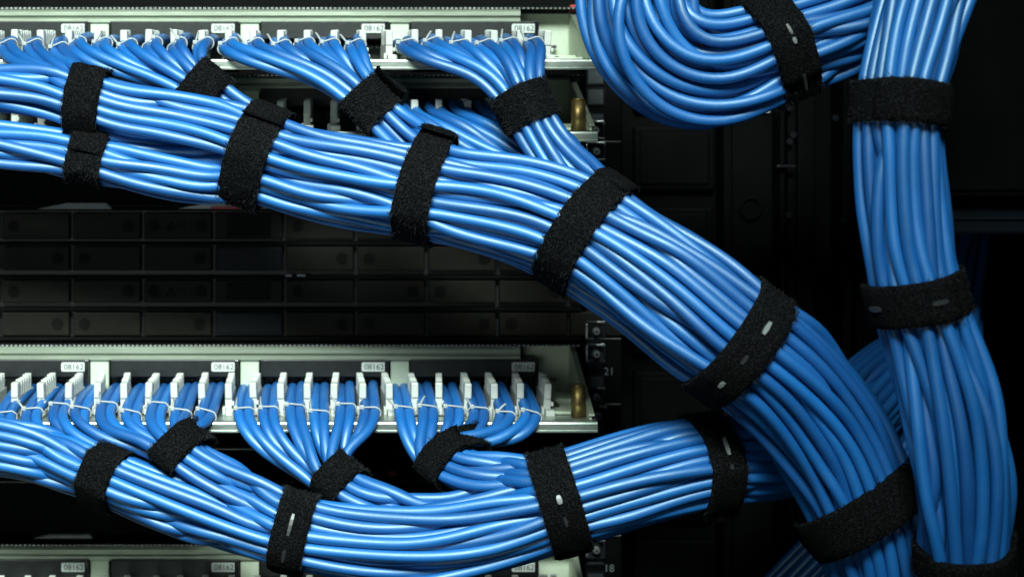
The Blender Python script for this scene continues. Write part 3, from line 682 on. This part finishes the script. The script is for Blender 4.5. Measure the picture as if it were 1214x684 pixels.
# ---- labels that single out one cable
def screen(p): 
    f = D/(D+p[:, 1]); return np.stack([p[:, 0]/K*f+VX, VY-p[:, 2]/K*f], 1)
def name_cables():
    for c in kept:
        s_ = c['src']; c['group'] = {'main': 'cables of the thick diagonal bundle', 'companion': 'cables of the thick diagonal bundle', 'low': 'cables of the lower bundle', 'loop': 'cables of the spare loop', 'upright': 'cables of the upright bundle', 'far': 'cables of the far bundle'}[c['bundle']]
        if c.get('tie') is not None:
            row = {'U': 'topmost', 'F': 'middle', 'S': 'second'}[s_[0]]
            c['key'] = (row, round(c['tiepx'])); c['label'] = None
    # tie rank from the right in its row
    for row in ('topmost', 'middle', 'second'):
        xs = sorted({c['key'][1] for c in kept if c.get('key') and c['key'][0] == row}, reverse=True)
        for c in kept:
            if c.get('key') and c['key'][0] == row:
                k = xs.index(c['key'][1]); side = 'right' if c['half'] else 'left'
                c['label'] = f'blue cable, {side} one at the {rank(k)} tie from the right, {row} patch panel' if row != 'second' else f'dark blue cable, {side} one at {rank(k)} port from right in the shadowed patch panel'
                c['tierank'] = k
    refs = {'A': [((60, 110), (0, 1), 'blue cable, {} from top in the thick bundle at the left photo edge'), ((200, 142), (0, 1), 'blue cable, {} from top of the thick bundle between its first two straps'), ((400, 212), (0, 1), 'blue cable, {} from top among the front ones between second and third strap, thick bundle')],
            'B': [((40, 177), (0, 1), 'blue cable, {} from top in the small strapped bundle under the thick one'), ((180, 200), (0, 1), 'blue cable, {} from top of the small bundle right of its strap')],
            'F1': [((20, 520), (0, 1), 'blue cable, {} from top of those entering low at the left photo edge'), ((75, 545), (0, 1), 'blue cable, {} from top of the left-edge ones entering the leftmost lower fan strap'), ((230, 600), (0, 1), 'blue cable, {} from top of the left-edge ones right of the leftmost fan strap')],
            'T': [((850, 80), (0, 1), 'blue cable, {} from inside of the spare loop, left of its strap'), ((715, 60), (-1, 0), 'blue cable, {} from inside at the left turn of the spare loop'), ((985, 45), (0, 1), 'blue cable, {} from top of the spare loop, right of its strap'), ((770, 120), (0, 1), 'blue cable, {} from inside at the lowest sag of the spare loop')],
            'R': [((1070, 220), (1, 0), 'blue cable, {} from left in the upright bundle between its top two straps'), ((1135, 530), (1, 0), 'blue cable, {} from left at the wide lower part of the upright bundle'), ((1085, 60), (1, 0), 'blue cable, {} from left at the top edge in the upright bundle'), ((1104, 410), (1, 0), 'blue cable, {} from left just under the middle strap of the upright bundle'), ((1143, 620), (1, 0), 'blue cable, {} from left just above the lowest strap of the upright bundle'), ((1074, 285), (1, 0), 'blue cable, {} from left just above the middle strap of the upright bundle')],
            'Q': [((965, 672), (1, 0), 'dark blue cable, {} from left in the shadowed bundle at the bottom right')]}
    for s_, lst in refs.items():
        todo = [c for c in kept if c['src'] == s_ and not c.get('label')]
        for (rx, ry), ax, fmt in lst:
            row = []
            for c in kept:
                if c['src'] != s_ and not (s_ == 'F1' and c['src'] == 'F1'): continue
                if s_ == 'F1' and c.get('tie') is not None: continue
                sp = screen(c['pts']); al = sp@np.array([abs(ax[1]), abs(ax[0])])   # coordinate along the bundle
                target = rx if ax[0] == 0 else ry
                dist = np.hypot(sp[:, 0]-rx, sp[:, 1]-ry)
                k = int(np.argmin(abs(al-target)+.02*dist)); row.append((sp[k]@np.array(ax, float), c['pts'][k], c))
            row.sort(key=lambda q: q[0])
            vis = []
            for a, p, c in row:   # keep those not behind another cable at this cut
                if not any(abs(a-a2) < 6 and p2[1] < p[1]-.002 for a2, p2, c2 in row if c2 is not c): vis.append(c)
            for k, c in enumerate(vis):
                if not c.get('label'): c['label'] = fmt.format(rank(k))
        for c in kept:
            if c['src'] == s_ and not c.get('label'):
                c['label'] = {'A': 'blue cable lying behind others in the thick bundle at the upper left', 'B': 'blue cable lying behind others in the small bundle under the thick one', 'F1': 'blue cable lying behind others at the lower left photo edge',
                              'T': 'blue cable mostly hidden behind others in the spare loop', 'R': 'blue cable mostly hidden behind others in the upright bundle', 'Q': 'dark blue cable mostly hidden in the shadowed bottom right bundle'}[s_]
name_cables()

def cable_object(c):
    p = c['pts']; n = len(p); seg = 12; t = np.gradient(p, axis=0); t /= np.linalg.norm(t, axis=1)[:, None]
    u = np.cross(t[0], rng.normal(0, 1, 3)); u /= np.linalg.norm(u); rings = []
    for k in range(n):
        u = u-t[k]*np.dot(u, t[k]); u /= np.linalg.norm(u); v = np.cross(t[k], u); a = np.linspace(0, 2*math.pi, seg, endpoint=False)
        rings.append(p[k]+RAD*(np.cos(a)[:, None]*u+np.sin(a)[:, None]*v))
    V = np.vstack(rings); org = p[n//2]
    F = [(k*seg+j, k*seg+(j+1) % seg, (k+1)*seg+(j+1) % seg, (k+1)*seg+j) for k in range(n-1) for j in range(seg)]
    F += [tuple(range(seg))[::-1], tuple((n-1)*seg+j for j in range(seg))]
    me = bpy.data.meshes.new('network_cable'); me.from_pydata((V-org).tolist(), [], F); me.materials.append(M['cable'])
    me.polygons.foreach_set('use_smooth', [True]*(len(F)-2)+[False]*2)
    uv = me.uv_layers.new(name='UVMap'); L = np.concatenate([[0], np.cumsum(np.linalg.norm(np.diff(p, axis=0), axis=1))])
    k = np.repeat(np.arange(n-1), seg); j = np.tile(np.arange(seg), n-1)
    q = np.stack([np.stack([j/seg, L[k]], 1), np.stack([(j+1)/seg, L[k]], 1), np.stack([(j+1)/seg, L[k+1]], 1), np.stack([j/seg, L[k+1]], 1)], 1).reshape(-1, 2)
    full = np.zeros((len(uv.data), 2)); full[:len(q)] = q; uv.data.foreach_set('uv', full.ravel())
    o = bpy.data.objects.new('network_cable', me); C.objects.link(o); o.location = org
    tag(o, c['label'], 'cable', c['group']); return o
for c in kept: cable_object(c)

# ---- white cable ties holding each pair at the shelf lip
done = {}
for c in kept:
    if c.get('tie') is None or c['src'] == 'S': continue
    done.setdefault((c['key'][0], c['tierank']), []).append(c)
for (row, k), cs in done.items():
    jit = int(rng.integers(-1, 2))
    i0 = [max(1, int(np.argmin(np.linalg.norm(c['pts']-c['tie'], axis=1)))+jit) for c in cs]
    pc = np.mean([c['pts'][i] for c, i in zip(cs, i0)], axis=0); tt = unit(np.mean([unit(c['pts'][i+1]-c['pts'][i-1]) for c, i in zip(cs, i0)], axis=0))
    pts2 = [c['pts'][i]-pc for c, i in zip(cs, i0)]; e1 = unit(pts2[0]-tt*np.dot(pts2[0], tt)) if len(cs) > 1 and np.linalg.norm(pts2[0]) > 1e-4 else unit(np.cross(tt, [0, 0, 1])); e2 = np.cross(tt, e1)
    q2 = np.array([[np.dot(p, e1), np.dot(p, e2)] for p in pts2])
    loop = []
    for a in np.linspace(0, 2*math.pi, 22, endpoint=False):
        nn = np.array([math.cos(a), math.sin(a)]); h = (q2@nn); b = q2[int(np.argmax(h))]+nn*(RAD+.0006); loop.append(pc+e1*b[0]+e2*b[1]+tt*rng.normal(0, .0002))
    e = empty('cable_tie', pc, f'thin white tie around a cable pair, {rank(k)} from the right, {row} patch panel', 'cable tie', 'white ties along the patch panels')
    mb = MB(); mb.tube(loop, .00055, M['tie_nylon'], 6, True); mb.build('loop', e)
    top = max(loop, key=lambda p: p[2]-p[1]*.3 - (.6*p[0])); mb = MB(); 
    mb.box(top[0]-.0014, top[0]+.0014, top[1]-.0013, top[1]+.0013, top[2]-.0010, top[2]+.0016, M['tie_nylon'], .0005)
    mb.build('head', e)
    if (k*7+len(row)) % 3:
        mb = MB(); a = rng.uniform(-.8, .8); d_ = np.array([math.sin(a), -.2, abs(math.cos(a))]); mb.tube([top+d_*.002, top+d_*.0045, top+d_*.007+np.array([0, -.001, 0])], .0007, M['white_nylon'], 5); mb.build('tail', e)

# ------------------------------------------------------------------ hook-and-loop straps
def strap(px, py, d, cabs, width, label, dirvec=None, tail=None, overlap=None, tabs=(), thick=.0021, seedn=0, pad=0.0):
    c0 = P(px, py, d); cs = []
    # local direction of the cables here, and their mean position
    near = []
    for c in cabs:
        k = int(np.argmin(np.linalg.norm(c['pts']-c0, axis=1))); q = c['pts'][k]
        if np.linalg.norm(q-c0) < .065 and 0 < k < len(c['pts'])-1: near.append((unit(c['pts'][k+1]-c['pts'][k-1]), q, c))
    t = unit(np.mean([a for a, _, _ in near], axis=0))
    if dirvec is not None: t = unit(t+np.array(dirvec))
    cen = np.mean([q for _, q, _ in near], axis=0); c0 = cen-t*np.dot(cen-c0, t)
    e2 = unit(np.array([0, -1.0, 0])-t*np.dot(t, [0, -1.0, 0])); e1 = np.cross(e2, t)
    us = np.array([-1, -.93, -.82, -.6, -.3, 0, .3, .6, .82, .93, 1])*width/2; TH = np.linspace(0, 2*math.pi, 80, endpoint=False); n2 = np.stack([np.cos(TH), np.sin(TH)], 1)
    Hs = []
    for u in us:
        pp = []
        for _, _, c in near:
            s_ = (c['pts']-c0)@t-u*.6; cr = np.where((s_[:-1]*s_[1:] <= 0))[0]
            if len(cr) == 0: continue
            best = None
            for k in cr:
                f = s_[k]/(s_[k]-s_[k+1]+1e-12); q = c['pts'][k]*(1-f)+c['pts'][k+1]*f; r = q-c0-t*u
                if best is None or np.linalg.norm(r) < np.linalg.norm(best): best = r
            if np.linalg.norm(best) < .06: pp.append((best@e1, best@e2))
        Hs.append(np.max(np.array(pp)@n2.T, axis=0)+RAD if len(pp) > 2 else Hs[-1] if Hs else np.full(80, .01))
    Hs = np.array(Hs); Hs = (Hs+Hs.mean(0)*4)/5
    Hs = Hs+pad
    for _ in range(7): Hs = .5*Hs+.25*(np.roll(Hs, 1, 1)+np.roll(Hs, -1, 1))
    Hs[1:-1] = .5*Hs[1:-1]+.25*(Hs[:-2]+Hs[2:])
    def outline(h, off, th=None):
        dh = (np.roll(h, -1)-np.roll(h, 1))/(TH[2])
        a = (h+off)[:, None]*n2+dh[:, None]*np.stack([-n2[:, 1], n2[:, 0]], 1)
        return a
    r_ = np.random.default_rng(seedn+int(px*3+py))
    root = empty('velcro_strap'.replace('velcro', 'hook_and_loop'), c0, label, 'strap', 'black straps around the cables')
    def grid(rows, close, name, parent, smooth=True, fuzz=0):
        V = []; F = []; m = len(rows[0]); nrow = len(rows)
        for r in rows: V += [tuple(p) for p in r]
        for a in range(nrow):
            A = a; B = (a+1) % nrow
            for j in range(m if close else m-1):
                F.append((A*m+j, A*m+(j+1) % m, B*m+(j+1) % m, B*m+j))
        if not close:
            F.append(tuple(a*m for a in range(nrow))); F.append(tuple(a*m+m-1 for a in range(nrow))[::-1])
        me = bpy.data.meshes.new(name); me.from_pydata([(Vector(v)-parent_world(root)) for v in V], [], F); me.materials.append(M['velcro'])
        me.polygons.foreach_set('use_smooth', [True]*len(F)); bm = bmesh.new(); bm.from_mesh(me); bmesh.ops.recalc_face_normals(bm, faces=bm.faces[:]); bm.to_mesh(me); bm.free()
        o = bpy.data.objects.new(name, me); C.objects.link(o); o.parent = parent; return o
    wob = lambda m: r_.normal(0, .00022, (m, 3))
    def world(ab, u): return c0+ab[:, :1]*e1+ab[:, 1:2]*e2+t*u
    def ring_rows(offo, offi, sel=None, shrink=0.0):
        rows = []
        m = len(us)
        for i, u in enumerate(us):
            xx = abs(u)/(width/2); edge = .0014*max(0, (xx-.55)/.45)**2.5
            q = outline(Hs[i], offo-edge); rows.append(world(q, u*(1-shrink))+wob(80))
        for i in range(m-1, -1, -1):
            q = outline(Hs[i], offi); rows.append(world(q, us[i]*(1-shrink)))
        if sel is not None: rows = [r[sel] for r in rows]
        return rows
    band = grid(ring_rows(thick, .0002), True, 'band', root)
    outer = [outline(Hs[i], thick) for i in range(len(us))]
    if overlap:
        a0, a1 = overlap; ks = [int(round(q)) % 80 for q in np.arange(a0/360*80, a1/360*80+.01)]
        rows = ring_rows(thick+.0020, thick-.0002, ks, .02)
        if tail:
            L, lift = tail; nr = []
            for r in rows:
                e = r[-1]; dv = unit(r[-1]-r[-3]); cc = np.mean([q[-1] for q in rows], axis=0); outw = unit(cc-c0-t*np.dot(cc-c0, t)); ext = []
                for q in np.linspace(.2, 1, 6):
                    ext.append(e+dv*L*q+outw*lift*q*q)
                nr.append(np.vstack([r, ext]))
            rows = nr
        grid(rows, False, 'strap_end', root)
    # loose fibres standing off the fabric
    nf = 2600; V = []; F = []
    for _ in range(nf):
        i = r_.integers(0, len(us)-1); f = r_.uniform(); j = r_.integers(0, 80)
        if r_.uniform() < .22: i = 0 if r_.uniform() < .5 else len(us)-2; f = 0 if i == 0 else 1
        ab = outer[i][j]*(1-f)+outer[i+1][j]*f; nrm = e1*n2[j, 0]+e2*n2[j, 1]; base = c0+e1*ab[0]+e2*ab[1]+t*(us[i]*(1-f)+us[i+1]*f)-nrm*.0003
        tx = -e1*n2[j, 1]+e2*n2[j, 0]; base = base+tx*r_.uniform(-.0008, .0008)
        dv = nrm*r_.uniform(.3, 1)+t*r_.normal(0, .7)+tx*r_.normal(0, .7); L = r_.uniform(.0010, .0029); sd = unit(np.cross(dv, nrm+1e-3))*.00011
        k = len(V); m1 = base+dv*L*.55+nrm*.0003; V += [base-sd, base+sd, m1+sd, m1-sd, base+dv*L*.9+tx*r_.normal(0, .0004)]; F += [(k, k+1, k+2, k+3), (k+3, k+2, k+4)]
    w0 = np.array(parent_world(root)); me = bpy.data.meshes.new('fuzz'); me.from_pydata((np.array(V)-w0).tolist(), [], F); me.materials.append(M['fibre'])
    o = bpy.data.objects.new('fuzz', me); C.objects.link(o); o.parent = root; o['kind'] = 'stuff'
    # glossy slots seen on some straps: th = angle on the strap (90 = towards the viewer)
    for (th, L, wd, bright) in tabs:
        wd *= .8; L *= .9
        j = int(th/360*80) % 80; mb = MB(); i = len(us)//2; extra = .0020 if overlap and (overlap[0] <= th <= overlap[1]) else 0
        half = max(1, int(round(L/2/ (2*math.pi*Hs[i].mean()/80)))); rows = []
        for q in range(-half, half+1):
            ab = outline(Hs[i], thick+extra)[(j+q) % 80]; nn = n2[(j+q) % 80]; nv = e1*nn[0]+e2*nn[1]; b = c0+e1*ab[0]+e2*ab[1]
            z_ = 1 if abs(q) < half else .7
            rows.append([b-t*wd/2*z_+nv*.0001, b+t*wd/2*z_+nv*.0001, b+t*wd/2*z_*.8+nv*.0009, b-t*wd/2*z_*.8+nv*.0009])
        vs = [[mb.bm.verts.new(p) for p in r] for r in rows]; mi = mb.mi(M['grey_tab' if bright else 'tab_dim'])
        for a, b in zip(vs[:-1], vs[1:]):
            for q in range(4): f = mb.bm.faces.new((a[q], a[(q+1) % 4], b[(q+1) % 4], b[q])); f.material_index = mi
        mb.bm.faces.new(vs[0]); mb.bm.faces.new(vs[-1][::-1]); mb.build('plastic_tab', root)
    return root
A_ = lambda *s_: [c for c in cables if c['src'] in s_]
bm_ = lambda b: [c for c in cables if c['bundle'] == b]
px_m = lambda px, d: .94*px*K*(D-d)/D
mainset = lambda lim: [c for c in cables if c['bundle'] in ('main', 'companion') and c['src'] in lim]
strap(105, 121, .115, mainset(('A', 'U1')), px_m(44, .115), 'black strap on the thick bundle at the upper left, above a second strap', dirvec=(0, 0, .22), overlap=(20, 150))
strap(106, 186, .119, A_('B'), px_m(44, .119), 'black strap on the small bundle directly under the upper left strap', overlap=(-40, 80))
strap(243, 106, .103, A_('U2'), px_m(46, .1), 'black strap on the fan under the top left label, half behind the thick bundle', overlap=(30, 160), tail=(.006, .003))
strap(438, 126, .108, A_('U3'), px_m(50, .1), 'black strap with a loose end on the middle fan of the topmost panel', overlap=(-60, 5), tail=(.012, .004))
strap(622, 128, .108, A_('U4'), px_m(50, .1), 'black strap on the fan left of the upper brass pillar', overlap=(200, 330))
strap(304, 184, .12, mainset(('A', 'U1', 'B', 'U2')), px_m(52, .12), 'black strap on the thick bundle where the small bundle joins it', overlap=(-60, 40), tail=(.004, .002))
strap(502, 228, .136, mainset(('A', 'U1', 'B', 'U2', 'U3')), px_m(46, .135), 'black strap with a pointed end sticking up, middle of the thick bundle', overlap=(70, 5+360-360+130) if False else (-70, 22), tail=(.010, .002))
strap(692, 274, .157, mainset(('A', 'U1', 'B', 'U2', 'U3', 'U4', 'S')), px_m(48, .155), 'black strap on the thick bundle below the upper brass pillar', overlap=(-40, 20), tail=(.010, -.002))
strap(874, 408, .18, mainset(('A', 'U1', 'B', 'U2', 'U3', 'U4', 'S')), px_m(52, .18), 'black strap with two shiny slots where the thick bundle bends down', overlap=(60, 250), tabs=((72, .0085, .0036, 1), (132, .005, .0034, 1), (100, .005, .003, 0)))
strap(1021, 601, .158, mainset(('A', 'U1', 'B', 'U2', 'U3', 'U4', 'S')), px_m(54, .16), 'wide black strap near the bottom edge around the descending thick bundle', dirvec=(.26, -.34, .03), pad=.0016, overlap=(60, 200), tail=(.012, .003))
strap(920, 55, .155, bm_('loop'), px_m(52, .155), 'black strap with two grey slots around the spare cable loop', overlap=(60, 200), tabs=((88, .006, .0032, 1), (108, .009, .0026, 0), (62, .006, .0026, 0)))
strap(1066, 125, .22, bm_('upright'), px_m(54, .22), 'top black strap of the upright bundle at the right', overlap=(0, 150))
strap(1090, 352, .22, bm_('upright'), px_m(54, .22), 'middle black strap with glinting slots on the upright bundle', overlap=(60, 230), tabs=((92, .014, .003, 0), (165, .006, .004, 0)))
strap(1142, 660, .21, bm_('upright'), px_m(46, .21), 'lowest black strap of the upright bundle, at the bottom right corner', overlap=(40, 150))
strap(124, 563, .110, A_('F1'), px_m(42, .11), 'black strap on the leftmost fan of the middle patch panel', overlap=(40, 190))
strap(209, 538, .108, A_('F2'), px_m(40, .11), 'black strap on the second fan from the left, middle patch panel', overlap=(20, 140))
strap(399, 576, .110, A_('F3'), px_m(40, .11), 'black strap on the third fan, just right of the strap on the lower bundle', overlap=(30, 150))
strap(526, 551, .110, A_('F4'), px_m(40, .11), 'black ring strap on the rightmost fan of the middle patch panel', overlap=(30, 150))
strap(350, 629, .126, A_('F1', 'F2'), px_m(44, .126), 'black strap with a dull slot at the left of the lower bundle', overlap=(50, 200), tabs=((75, .009, .003, 0), (108, .006, .003, 0)))
strap(663, 596, .142, A_('F1', 'F2', 'F3', 'F4'), px_m(50, .142), 'black strap with a bright white slot on the lower bundle', overlap=(60, 210), tabs=((74, .0085, .0042, 1), (106, .006, .003, 0)))
strap(838, 547, .134, A_('F1', 'F2', 'F3', 'F4'), px_m(44, .134), 'black strap with a slot on the lower bundle, touching the thick bundle above', overlap=(60, 150), tail=(.006, .002), tabs=((62, .007, .0032, 1), (84, .005, .003, 0)))
